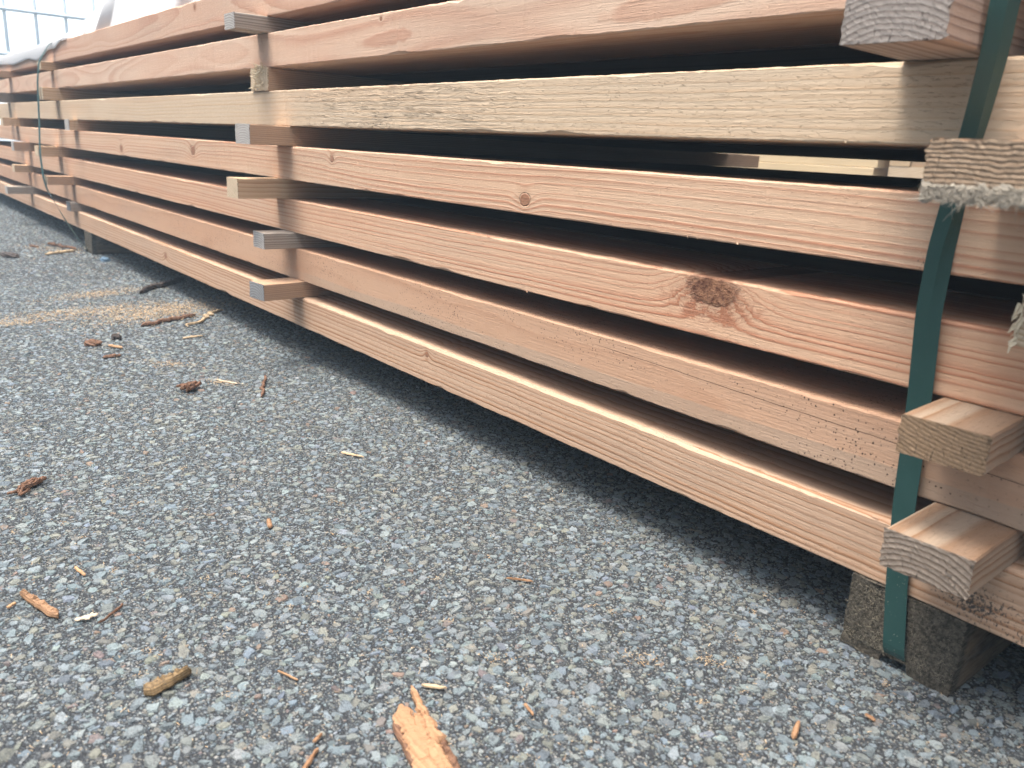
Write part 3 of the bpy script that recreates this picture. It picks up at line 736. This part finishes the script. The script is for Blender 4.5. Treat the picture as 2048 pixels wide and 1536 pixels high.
def strap(name, path, label, width=0.0192, thick=0.0009):
    """path: (x, y, z, turn about z in degrees, crease)"""
    pts = np.array(path, float)
    d = np.concatenate([[0], np.cumsum(np.linalg.norm(np.diff(pts[:, :3], axis=0), axis=1))])
    N = 160; s = np.linspace(0, d[-1], N)
    q = np.stack([np.interp(s, d, pts[:, i]) for i in range(5)], 1)
    for _ in range(3):                                  # round the corners a little
        q[1:-1] = 0.25 * q[:-2] + 0.5 * q[1:-1] + 0.25 * q[2:]
    V = []; F = []
    for i in range(N):
        x, y, z, a, c = q[i]; a = math.radians(a)
        wx, wy = math.cos(a), math.sin(a)               # across the strap
        nx, ny = -wy, wx                                # its back
        tz = q[min(i + 1, N - 1), :3] - q[max(i - 1, 0), :3]; tz /= np.linalg.norm(tz) + 1e-9
        for (u, t) in ((-1, 0), (-.5, 0), (0, 0), (.5, 0), (1, 0), (1, 1), (.5, 1), (0, 1), (-.5, 1), (-1, 1)):
            off = (abs(u) * c * width * 0.5) + t * thick
            V.append((x + wx * u * width / 2 + nx * off, y + wy * u * width / 2 + ny * off, z))
    for i in range(N - 1):
        for j in range(10):
            a = i * 10 + j; b = i * 10 + (j + 1) % 10
            F.append((a, b, b + 10, a + 10))
    F.append(tuple(range(9, -1, -1))); F.append(tuple((N - 1) * 10 + j for j in range(10)))
    o = mesh_obj(name, V, F, STRAP)
    tag(o, label, "strap")
    return o
strap("packing_strap", [(-0.2565, 0.06, 0.0080, 2, 0), (-0.2575, 0.010, 0.0085, 2, 0), (-0.2578, 0.0050, 0.014, 2, 0), (-0.2675, 0.0045, 0.086, 0, 0), (-0.2740, 0.0040, 0.155, 0, 0.0), (-0.2775, 0.001, 0.250, 4, 0.0),
                        (-0.2805, -0.007, 0.325, 14, 0.05), (-0.2785, -0.010, 0.372, 30, 0.35), (-0.2730, -0.012, 0.407, 52, 0.55), (-0.2678, -0.016, 0.4534, 58, 0.55), (-0.2640, -0.022, 0.470, 55, 0.5),
                        (-0.2560, -0.036, 0.511, 48, 0.45), (-0.2532, -0.044, 0.543, 42, 0.45), (-0.2530, -0.045, 0.60, 30, 0.2), (-0.255, -0.020, 0.690, 5, 0), (-0.256, 0.001, 0.7095, 0, 0), (-0.258, 0.12, 0.7105, 0, 0)],
      "green plastic packing strap, twisted, running down the near end to the bearer")
strap("packing_strap", [(-3.205, 0.06, 0.0075, 0, 0), (-3.205, 0.006, 0.008, 0, 0), (-3.206, 0.000, 0.012, -10, 0), (-3.285, -0.040, 0.107, -20, 0), (-3.330, -0.080, 0.210, 8, 0), (-3.335, -0.086, 0.250, 8, 0),
                        (-3.372, -0.082, 0.330, 5, 0), (-3.415, -0.066, 0.443, 5, 0), (-3.420, -0.058, 0.570, 5, 0), (-3.405, -0.050, 0.638, 5, 0), (-3.395, -0.014, 0.700, 0, 0), (-3.390, 0.01, 0.7150, 0, 0), (-3.38, 0.15, 0.7160, 0, 0)],
      "thin blue green strap far down the stack, pulled in over the white sheet")

# ------------------------------------------------------------------ white plastic sheet
def sheet():
    r = np.random.default_rng(17)
    k = NB("white_plastic"); P = k.obj(); n = k.noise(P, 9.0, 4.0, 0.6)
    WM = k.fin((0.88, 0.885, 0.89), 0.42, k.bump(n, 0.006, 0.4), 0.4)
    tr = k.n("ShaderNodeBsdfTranslucent"); tr.inputs[0].default_value = (0.88, 0.89, 0.9, 1)
    ms = k.n("ShaderNodeMixShader"); ms.inputs[0].default_value = 0.4
    k.t.links.new(k.b.outputs[0], ms.inputs[1]); k.t.links.new(tr.outputs[0], ms.inputs[2]); k.t.links.new(ms.outputs[0], k.out.inputs[0])
    xs = np.concatenate([np.linspace(-6.0, -2.4, 150), np.linspace(-2.38, 0.40, 60)])
    hem_x = [-6.0, -5.2, -4.7, -4.505, -4.172, -3.84, -3.67, -3.55, -3.46, -3.352, -3.29, -3.225, -3.18]
    hem_z = [0.655, 0.670, 0.668, 0.677, 0.663, 0.672, 0.657, 0.672, 0.685, 0.684, 0.697, 0.7065, 0.7085]
    bul_x = [-6.0, -4.6, -3.9, -3.45, -3.36, -3.20, -3.04, -2.85, -2.6, -1.0, 0.4]
    bul_z = [0.012, 0.014, 0.012, 0.008, 0.012, 0.060, 0.115, 0.180, 0.23, 0.23, 0.22]
    V = []; F = []
    M = 34; tz = 0.7054
    nz = r.normal(0, 1, (len(xs), M))
    for _ in range(4):
        nz[1:-1] = (nz[:-2] + 2 * nz[1:-1] + nz[2:]) / 4; nz[:, 1:-1] = (nz[:, :-2] + 2 * nz[:, 1:-1] + nz[:, 2:]) / 4
    for i, x in enumerate(xs):
        hang = x < -3.19
        zb = np.interp(x, hem_x, hem_z) if hang else tz + 0.0035
        bl = np.interp(x, bul_x, bul_z)
        yf = -0.0055 if hang else min(0.020, -0.0055 + (x + 3.19) * 0.5)
        for j in range(M):
            if j < 6:
                f = j / 6.0
                z = zb + (tz + 0.004 - zb) * f; y = yf - 0.0015 * math.sin(f * 3.1) * (1 if hang else 0)
            else:
                f = (j - 6) / (M - 7)
                y = yf + 1.30 * f
                z = tz + 0.004 + bl * min(1.0, (f / 0.05)) ** 0.7 * (1.0 if f < 0.9 else (1 - f) * 10)
            V.append((x + 0.0, y + nz[i, j] * 0.004 * (j >= 6), z + abs(nz[i, j]) * 0.006 * (j >= 7)))
    for i in range(len(xs) - 1):
        for j in range(M - 1):
            a = i * M + j; F.append((a, a + M, a + M + 1, a + 1))
    o = mesh_obj("plastic_sheet", V, F, WM, smooth=True)
    so = o.modifiers.new("thickness", 'SOLIDIFY'); so.thickness = 0.0012; so.offset = 0
    tag(o, "white plastic sheet draped over the top of the timber stack", "plastic sheet")
sheet()

# ------------------------------------------------------------------ fence beyond the stack
def tube(V, F, a, b, rad, n=10):
    a = Vector(a); b = Vector(b); d = (b - a).normalized(); s = d.orthogonal().normalized(); t = d.cross(s); k = len(V)
    for p in (a, b):
        for i in range(n):
            g = 2 * math.pi * i / n; V.append(tuple(p + (s * math.cos(g) + t * math.sin(g)) * rad))
    for i in range(n):
        j = (i + 1) % n; F.append((k + i, k + j, k + n + j, k + n + i))
    F.append(tuple(range(k + n - 1, k - 1, -1))); F.append(tuple(k + n + i for i in range(n)))
FEN = plain("galvanised_steel", (0.62, 0.70, 0.74), 0.45, 40.0, 0.25, 0.0003, 0.5)
def fence():
    X = -9.0
    root = empty("steel_fence", (X, 0.734, 0))
    V = []; F = []
    y0 = 0.734 - 0.2475 * 14
    for i in range(0, 40): tube(V, F, (0, -0.2475 * 14 + 0.2475 * i, 0.08), (0, -0.2475 * 14 + 0.2475 * i, 2.2), 0.0165)
    for z in (0.262, 0.640, 1.018, 1.396, 1.774, 2.152): tube(V, F, (0.03, -0.2475 * 14 - 0.05, z), (0.03, 0.2475 * 25 + 0.05, z), 0.0165)
    g = mesh_obj("bar_grid", V, F, FEN, root, smooth=True)
    for y in (-3.59, -0.37 - 0.9, 2.6, 6.3):
        V = []; F = []; tube(V, F, (-0.06, y, 0.0), (-0.06, y, 2.3), 0.04, 14)
        mesh_obj("post", V, F, FEN, root, smooth=True)
    tag(root, "pale steel bar fence standing beyond the far end of the stack", "fence")
fence()

# ------------------------------------------------------------------ timber seen through the gap
def far_packs():
    PL = wood("plank_pale", (0.74, 0.64, 0.42), (0.58, 0.44, 0.25), pith=(0.03, 0.2), ring=0.008, gain=0.6, fibre=0.06, offs=20.0)
    root = empty("plank_pack", (-4.2, 3.0, 0))
    for i in range(12):
        z = 0.10 + 0.0555 * i
        board("plank", -2.1, 2.30 + random.uniform(-.02, .01), random.uniform(0, .004), 0.9, 0.0545, PL, N=30, seed=300 + i, parent=root, loc=(0, 0, z))
    for x in (-1.7, 0.0, 1.7): board("pack_bearer", -0.45, 0.45, -0.05, 0.05, 0.0995, BEAR, N=8, seed=330, parent=root, loc=(x, 0.46, 0), rotz=math.pi / 2)
    tag(root, "pack of bright pale planks glimpsed through the gap of the stack", "plank pack")
    cols = [wood("block_a", (0.55, 0.45, 0.30), (0.36, 0.26, 0.15), fibre=0.1, offs=31.0), wood("block_b", (0.36, 0.29, 0.20), (0.22, 0.16, 0.10), fibre=0.1, offs=33.0),
            wood("block_c", (0.62, 0.55, 0.42), (0.48, 0.36, 0.22), fibre=0.1, offs=35.0)]
    root = empty("post_pack", (-1.45, 3.02, 0))
    for i in range(9):
        for j in range(8):
            board("post_end", 0.0, 1.2, -0.046, 0.046, 0.0855, random.choice(cols), N=6, ch=0.004, seed=400 + i * 9 + j, parent=root,
                  loc=(-0.36 + 0.095 * j, random.uniform(-.03, .03), 0.10 + 0.0865 * i), rotz=math.pi / 2)
    for y in (0.2, 1.0): board("pack_bearer", -0.45, 0.5, -0.05, 0.05, 0.0995, BEAR, N=8, seed=341, parent=root, loc=(0, y, 0))
    tag(root, "pack of square brown posts beside the pale planks beyond the gap", "post pack")
far_packs()

# ------------------------------------------------------------------ litter on the asphalt
LIT = {
 'orange': wood("chip_orange", (0.32, 0.205, 0.12), (0.20, 0.11, 0.055), pith=(0.0, 0.02), ring=0.002, gain=0.8, wander=0.001, fibre=0.2, offs=41.0),
 'tan': wood("chip_tan", (0.43, 0.28, 0.15), (0.26, 0.13, 0.055), pith=(0.0, 0.02), ring=0.002, gain=0.7, wander=0.001, fibre=0.2, offs=42.0),
 'bark': wood("bark_inner", (0.37, 0.235, 0.135), (0.27, 0.155, 0.08), pith=(0.0, 0.02), ring=0.006, gain=0.6, wander=0.001, fibre=0.16, offs=48.0, speck=1.2),
 'pale': wood("chip_pale", (0.52, 0.43, 0.29), (0.38, 0.28, 0.16), pith=(0.0, 0.02), ring=0.002, gain=0.6, wander=0.001, fibre=0.18, offs=43.0),
 'brown': wood("chip_brown", (0.19, 0.11, 0.068), (0.085, 0.045, 0.028), pith=(0.0, 0.02), ring=0.002, gain=0.9, wander=0.001, fibre=0.25, offs=44.0),
 'olive': wood("chip_olive", (0.22, 0.16, 0.08), (0.08, 0.055, 0.026), pith=(0.0, 0.02), ring=0.002, gain=1.0, wander=0.001, fibre=0.3, offs=45.0),
 'dark': wood("chip_dark", (0.06, 0.05, 0.045), (0.03, 0.024, 0.022), pith=(0.0, 0.02), ring=0.003, gain=0.9, wander=0.001, fibre=0.25, offs=46.0),
 'white': wood("chip_white", (0.60, 0.54, 0.42), (0.48, 0.40, 0.28), pith=(0.0, 0.02), ring=0.002, gain=0.5, wander=0.001, fibre=0.15, offs=47.0),
}
def chip(name, a, b, w0, w1, th, mat, label, cat="wood chip", seed=1, bend=0.0, lift=0.0, group=None, rag=0.18, z=0.0022, mid=None):
    """Split sliver lying from a to b on the ground; widths w0, w1 at its ends, jagged edges."""
    r = np.random.default_rng(seed)
    a = np.array(a); b = np.array(b); L = float(np.linalg.norm(b - a)); ang = math.atan2(b[1] - a[1], b[0] - a[0])
    N = max(12, min(56, int(L / 0.0016))); K = 8; V = []; F = []
    off = wob(N, bend, 5, r)
    el = wob(N, rag, 3, r) + wob(N, rag * .5, 1, r); er = wob(N, rag, 3, r) + wob(N, rag * .5, 1, r); tt = wob(N, 0.12, 5, r)
    for i in range(N):
        f = i / (N - 1)
        w = w0 + (w1 - w0) * f if mid is None else np.interp(f, [0, .45, 1], [w0, mid, w1])
        tp = min(1.0, f / 0.10 + 0.12, (1 - f) / 0.10 + 0.12)
        wl = max(0.0003, w * 0.5 * (1 + el[i]) * tp); wr = max(0.0003, w * 0.5 * (1 + er[i]) * tp)
        t = th * max(0.3, 1 + tt[i]) * (0.45 + 0.55 * tp)
        zz = z + lift * math.sin(math.pi * f)
        x = L * f + r.normal(0, L / N * 0.12)
        ring = [(-wl, t * .35), (-wl * .7, t * .9), (-wl * .1, t * (1.05 + r.normal(0, .12))), (wr * .6, t * (.95 + r.normal(0, .12))), (wr, t * .45), (wr * .8, 0), (0, -t * .1), (-wl * .8, 0)]
        for (y, q) in ring: V.append((x, off[i] + y, zz + q))
    for i in range(N - 1):
        for j in range(K):
            p = i * K + j; q = i * K + (j + 1) % K; F.append((p, p + K, q + K, q))
    F.append(tuple(range(K))); F.append(tuple((N - 1) * K + K - 1 - j for j in range(K)))
    o = mesh_obj(name, V, F, mat, loc=(a[0], a[1], 0), rotz=ang)
    tag(o, label, cat, group); return o

def lump(name, c, rx, ry, rz, mat, label, cat, seed=1, rot=0.0):
    r = np.random.default_rng(seed)
    bm = bmesh.new(); bmesh.ops.create_icosphere(bm, subdivisions=3, radius=1.0)
    ph = r.uniform(0, 6, 9)
    for v in bm.verts:
        p = v.co
        d = 1 + 0.16 * math.sin(p.x * 3 + ph[0]) * math.cos(p.y * 4 + ph[1]) + 0.10 * math.sin(p.z * 6 + p.x * 5 + ph[2]) + r.normal(0, 0.03)
        v.co = Vector((p.x * rx * d, p.y * ry * d, max(-0.35, p.z) * rz * d))
    me = bpy.data.meshes.new(name); bm.to_mesh(me); bm.free(); me.materials.append(mat)
    o = bpy.data.objects.new(name, me); o.location = (c[0], c[1], rz * 0.35 + 0.001); o.rotation_euler = (0, 0, rot); COL.objects.link(o)
    tag(o, label, cat); return o

def joined_chip(name, parts, mat, label=None, cat="bark chip", seed=1):
    """A chunky broken piece grown from a few fused splinters."""
    objs = []
    V = []; F = []
    for q, (a, b, w0, w1, th, z) in enumerate(parts):
        o = chip("t", a, b, w0, w1, th, mat, None, None, seed=seed + q, z=z, rag=0.25)
        k = len(V); mw = Matrix.Translation(o.location) @ Matrix.Rotation(o.rotation_euler.z, 4, 'Z')
        V += [tuple(mw @ v.co) for v in o.data.vertices]; F += [tuple(k + i for i in p.vertices) for p in o.data.polygons]
        me = o.data; bpy.data.objects.remove(o); bpy.data.meshes.remove(me)
    c = np.mean(np.array(V), 0)
    V = [(v[0] - c[0], v[1] - c[1], v[2]) for v in V]
    o = mesh_obj(name, V, F, mat, loc=(c[0], c[1], 0)); tag(o, label, cat); return o

def shards(a, b, n, w, th, seed, spread=0.25):
    """a little sheaf of overlapping splints between a and b"""
    r = np.random.default_rng(seed); a = np.array(a); b = np.array(b); d = b - a; p = np.array([-d[1], d[0]]) / np.linalg.norm(d)
    out = []
    for i in range(n):
        f0, f1 = sorted((r.uniform(0, .35), r.uniform(.6, 1.0))); o = r.normal(0, w * .45); t = r.normal(0, spread) * w
        out.append((tuple(a + d * f0 + p * (o - t)), tuple(a + d * f1 + p * (o + t)), w * r.uniform(.25, .6), w * r.uniform(.15, .45), th * r.uniform(.35, .6), r.uniform(.0015, th * .75)))
    return out
joined_chip("bark_chip", shards((-1.058, -0.554), (-1.094, -0.510), 7, .011, .009, 701) + shards((-1.054, -0.552), (-1.070, -0.534), 4, .010, .006, 702),
            LIT['brown'], "forked brown bark chip lying on the asphalt at the left", seed=70)
joined_chip("bark_chip", shards((-1.374, -0.260), (-1.397, -0.214), 8, .017, .012, 703) + shards((-1.372, -0.252), (-1.384, -0.230), 4, .012, .014, 704),
            LIT['brown'], "chunky brown bark lump on the asphalt below the middle column of spacers", seed=75)
chip("wood_splinter", (-1.2804, -0.1516), (-1.4038, -0.0925), .006, .0045, .004, LIT['brown'], "thin brown splinter pointing towards the shadow under the stack", seed=80, rag=.12, bend=.0015)
chip("wood_splinter", (-0.8085, -0.5845), (-0.7470, -0.5645), .0035, .0095, .0065, LIT['orange'], "orange splinter widening to a square end, near the left edge", seed=81, rag=.08, mid=.008)
chip("bark_chip", (-0.5935, -0.5335), (-0.6005, -0.4945), .017, .003, .008, LIT['olive'], "olive brown bark chip tapering to a point, in the lower left", cat="bark chip", seed=82, mid=.014, rag=.07)
joined_chip("bark_strip", [((-0.4630, -0.3790), (-0.3450, -0.4060), .017, .025, .0055, .004), ((-0.4790, -0.3590), (-0.4080, -0.3800), .0035, .013, .005, .004), ((-0.4480, -0.3760), (-0.3480, -0.3990), .010, .015, .0062, .0045)],
            LIT['bark'], "large pale orange bark strip with a jagged forked tip, at the bottom edge", seed=83, cat="bark strip")
strip = COL.objects["bark_strip"]
rim = joined_chip("bark_rim", [((-0.4560, -0.3895), (-0.3450, -0.4185), .005, .008, .005, .001), ((-0.4700, -0.3635), (-0.4050, -0.3745), .0025, .006, .0042, .002), ((-0.4150, -0.3735), (-0.3440, -0.3895), .006, .008, .0055, .001)],
            LIT['brown'], None, None, seed=183)
rim.location = Vector(rim.location) - strip.location; rim.parent = strip
chip("wood_sliver", (-0.4780, -0.3490), (-0.4625, -0.3343), .0022, .0010, .0022, LIT['pale'], "pale pointed husk just above the large bark strip", "wood sliver", seed=84, mid=.0048)
chip("wood_sliver", (-0.5627, -0.4368), (-0.5423, -0.4284), .0010, .0022, .0016, LIT['tan'], "fine tan sliver left of the large bark strip", "wood sliver", seed=85)
chip("wood_sliver", (-0.4400, -0.4770), (-0.4605, -0.4499), .0050, .0026, .0025, LIT['orange'], "orange sliver cut off by the bottom edge of the photo", "wood sliver", seed=86)
chip("wood_sliver", (-0.4685, -0.4504), (-0.4722, -0.4409), .0030, .0024, .0018, LIT['orange'], "tiny orange sliver lying just above the one at the bottom edge", "wood sliver", seed=87)
chip("wood_sliver", (-0.4112, -0.2940), (-0.3962, -0.2977), .0028, .0022, .0018, LIT['orange'], "small orange sliver right of the large bark strip", "wood sliver", seed=88)
joined_chip("wood_flake", [((-0.7337, -0.5535), (-0.7325, -0.5345), .006, .004, .0015, .003), ((-0.728, -0.546), (-0.737, -0.538), .004, .002, .0012, .0035)], LIT['white'],
            "pale frayed flake between the orange splinter and a thin twig", cat="wood flake", seed=89)
chip("twig", (-0.7170, -0.5365), (-0.7384, -0.5100), .0016, .0024, .0022, LIT['brown'], "thin reddish twig right of the pale frayed flake", "twig", seed=90, bend=.0012)
chip("wood_sliver", (-0.9825, -0.1580), (-0.9486, -0.1399), .0060, .0020, .0020, LIT['pale'], "pale flat sliver alone on the asphalt below the bottom beam", "wood sliver", seed=91)
chip("wood_sliver", (-0.5741, -0.1826), (-0.5535, -0.1635), .0016, .0024, .0020, LIT['orange'], "thin orange splinter in the open asphalt under the photo's middle", "wood sliver", seed=92)
chip("wood_chip", (-0.8331, -0.3296), (-0.8127, -0.3359), .0050, .0055, .0030, LIT['orange'], "small blocky orange chip in the middle of the asphalt", seed=93, rag=.06)
chip("wood_chip", (-0.2577, -0.1505), (-0.2665, -0.1280), .0040, .0030, .0030, LIT['orange'], "orange brown chip at the bottom right, in front of the bearer", seed=94, rag=.08, mid=.0052)
chip("wood_sliver", (-0.2392, -0.0748), (-0.2300, -0.0760), .0022, .0030, .0018, LIT['orange'], "short orange sliver close beside the near bearer", "wood sliver", seed=95)
chip("bark_stick", (-1.9133, -0.1727), (-1.9793, -0.0256), .0090, .0120, .0070, LIT['brown'], "brown bark stick lying across the patch of sawdust", "stick", seed=96, bend=.003)
chip("twig", (-1.8645, -0.0835), (-2.0221, 0.0436), .0060, .0080, .0050, LIT['pale'], "pale curved twig reaching into the shadow beside the sawdust", "twig", seed=97, bend=.008)
chip("bark_stick", (-2.3198, -0.0670), (-2.4900, 0.1100), .0130, .0180, .0110, LIT['dark'], "dark bark stick running from the sawdust under the stack", "stick", seed=98, bend=.005)
chip("twig", (-3.4196, -0.0807), (-3.2300, -0.0250), .0080, .0100, .0080, LIT['brown'], "dark brown twig leaning at the foot of the far bearer", "twig", seed=99, bend=.006, z=.006)
chip("wood_splinter", (-3.1529, -0.1374), (-3.2200, -0.0300), .0120, .0090, .0070, LIT['pale'], "pale grey splinter beside the twig at the far bearer", seed=100)
chip("twig", (-3.3909, -0.1422), (-3.3554, -0.1197), .0100, .0060, .0060, LIT['brown'], "short twig at the left end of the twigs by the far bearer", "twig", seed=101)
lump("pebble", (-3.140, -0.242), .036, .016, .012, LIT['dark'], "dark long pebble at the far left of the asphalt", "pebble", 102, 0.6)
lump("pebble", (-1.821, -0.246), .0115, .010, .0085, LIT['dark'], "small dark round pebble in front of the sawdust", "pebble", 103)
lump("bark_lump", (-1.786, -0.300), .017, .012, .0085, LIT['brown'], "dull brown bark lump next to the dark round pebble", "bark chip", 104, 0.9)
lump("pebble", (-2.962, 0.006), .020, .014, .010, plain("blue_scrap", (0.10, 0.16, 0.22)), "small bluish scrap at the shadow edge near the far bearer", "scrap", 105)
chip("wood_chip", (-1.7593, -0.2761), (-1.7263, -0.2579), .0060, .0075, .0040, LIT['tan'], "tan chip just below the dark round pebble", seed=106)
chip("wood_chip", (-1.6670, -0.3084), (-1.6669, -0.2750), .0110, .0070, .0050, LIT['brown'], "brown and tan chip nearest the camera below the pebbles", seed=107)
chip("wood_sliver", (-1.7597, -0.1284), (-1.7636, -0.0833), .0060, .0050, .0030, LIT['pale'], "pale straw sliver between the sawdust and the shadow", "wood sliver", seed=108)
chip("wood_sliver", (-1.4204, -0.1777), (-1.3786, -0.1552), .0030, .0040, .0018, LIT['white'], "thin white sliver in a small heap of sawdust", "wood sliver", seed=109)
chip("wood_sliver", (-0.8359, -0.5322), (-0.8126, -0.5277), .0030, .0035, .0020, LIT['tan'], "tan sliver above the orange splinter on the left", "wood sliver", seed=110)
chip("wood_chip", (-0.7893, -0.5980), (-0.7944, -0.5905), .0038, .0030, .0022, LIT['tan'], "stubby tan chip at the left edge beside the orange splinter", seed=111)

# loose sawdust: uncountable
def sawdust():
    r = np.random.default_rng(23)
    P = []
    def blob(c, sx, sy, rot, n):
        q = r.normal(0, 1, (n, 2)) * (sx, sy); cs, sn = math.cos(rot), math.sin(rot)
        return np.stack([c[0] + q[:, 0] * cs - q[:, 1] * sn, c[1] + q[:, 0] * sn + q[:, 1] * cs], 1)
    P.append((blob((-2.06, -0.085), .095, .048, 2.0, 3000), 1.5)); P.append((blob((-2.13, -0.25), .12, .036, 1.75, 1700), 1.5)); P.append((blob((-2.36, -0.15), .08, .025, 1.9, 1000), 1.5))
    P.append((blob((-2.06, -0.40), .05, .018, 1.7, 350), 1.3)); P.append((blob((-1.40, -0.175), .020, .008, .6, 240), .9)); P.append((blob((-1.57, -0.215), .03, .012, .8, 300), .9))
    P.append((blob((-3.30, -0.08), .09, .04, .5, 380), 1.9)); P.append((blob((-0.47, -0.275), .012, .006, .6, 60), .7)); P.append((blob((-0.40, -0.17), .010, .006, .6, 80), .7)); P.append((blob((-0.36, -0.12), .012, .005, .4, 80), .7))
    n = 3600
    x = -0.1 - 1.6 * r.random(n) ** 1.2; y = y_left(x) + (0.06 - y_left(x)) * r.random(n); P.append((np.stack([x, y], 1), .62))
    # little tufts
    for _ in range(120):
        x = -0.15 - 1.5 * r.random() ** 1.3; y = y_left(x) + (0.03 - y_left(x)) * r.random()
        P.append((blob((x, y), .0032, .0022, r.uniform(0, 3), r.integers(8, 24)), .6))
    V = []; F = []; T = []
    for pts, sc in P:
        for (x, y) in pts:
            L = sc * r.gamma(1.6, .0011) + .0006 * sc; w = sc * r.uniform(.00018, .0007); a = r.uniform(0, 6.28); t = r.normal(0, .3)
            c, s = math.cos(a), math.sin(a); z = r.uniform(.0012, .0040); k = len(V); dz_ = L * t * .5; hh = w * .5
            V += [(x - c * L / 2 + s * w, y - s * L / 2 - c * w, z - dz_), (x + c * L / 2 + s * w * .5, y + s * L / 2 - c * w * .5, z + dz_), (x + c * L / 2 - s * w, y + s * L / 2 + c * w, z + dz_), (x - c * L / 2 - s * w * .6, y - s * L / 2 + c * w * .6, z - dz_), (x, y, z + hh)]
            F += [(k, k + 1, k + 4), (k + 1, k + 2, k + 4), (k + 2, k + 3, k + 4), (k + 3, k, k + 4)]
    k = NB("sawdust"); Pn = k.obj(); nn = k.noise(Pn, 260.0, 2.0)
    m = k.fin(k.mix(k.ss(nn, 0.3, 0.7), (0.36, 0.23, 0.12), (0.54, 0.42, 0.27)), 0.9, None, 0.1)
    o = mesh_obj("sawdust", V, F, m)
    tag(o, "loose pale sawdust and fine shavings strewn over the asphalt", "sawdust", kind='stuff')
sawdust()

# ------------------------------------------------------------------ thin volume added to imitate veiling glare of the lens
def glare_haze():
    m = bpy.data.materials.new("glare_haze_volume"); m.use_nodes = True
    t = m.node_tree
    for n in list(t.nodes): t.nodes.remove(n)
    o = t.nodes.new("ShaderNodeOutputMaterial"); v = t.nodes.new("ShaderNodeVolumePrincipled")
    v.inputs['Color'].default_value = (0.62, 0.82, 1.0, 1); v.inputs['Density'].default_value = 0.018; v.inputs['Anisotropy'].default_value = 0.0
    t.links.new(v.outputs[0], o.inputs['Volume'])
    x, y, z0, z1 = 31.0, 31.0, -1.0, 2.9
    V = [(-x, -y, z0), (x, -y, z0), (x, y, z0), (-x, y, z0), (-x, -y, z1), (x, -y, z1), (x, y, z1), (-x, y, z1)]
    F = [(3, 2, 1, 0), (4, 5, 6, 7), (0, 1, 5, 4), (1, 2, 6, 5), (2, 3, 7, 6), (3, 0, 4, 7)]
    ob = mesh_obj("glare_haze", V, F, m)
    tag(ob, kind='stuff')
glare_haze()
S.cycles.volume_bounces = 0
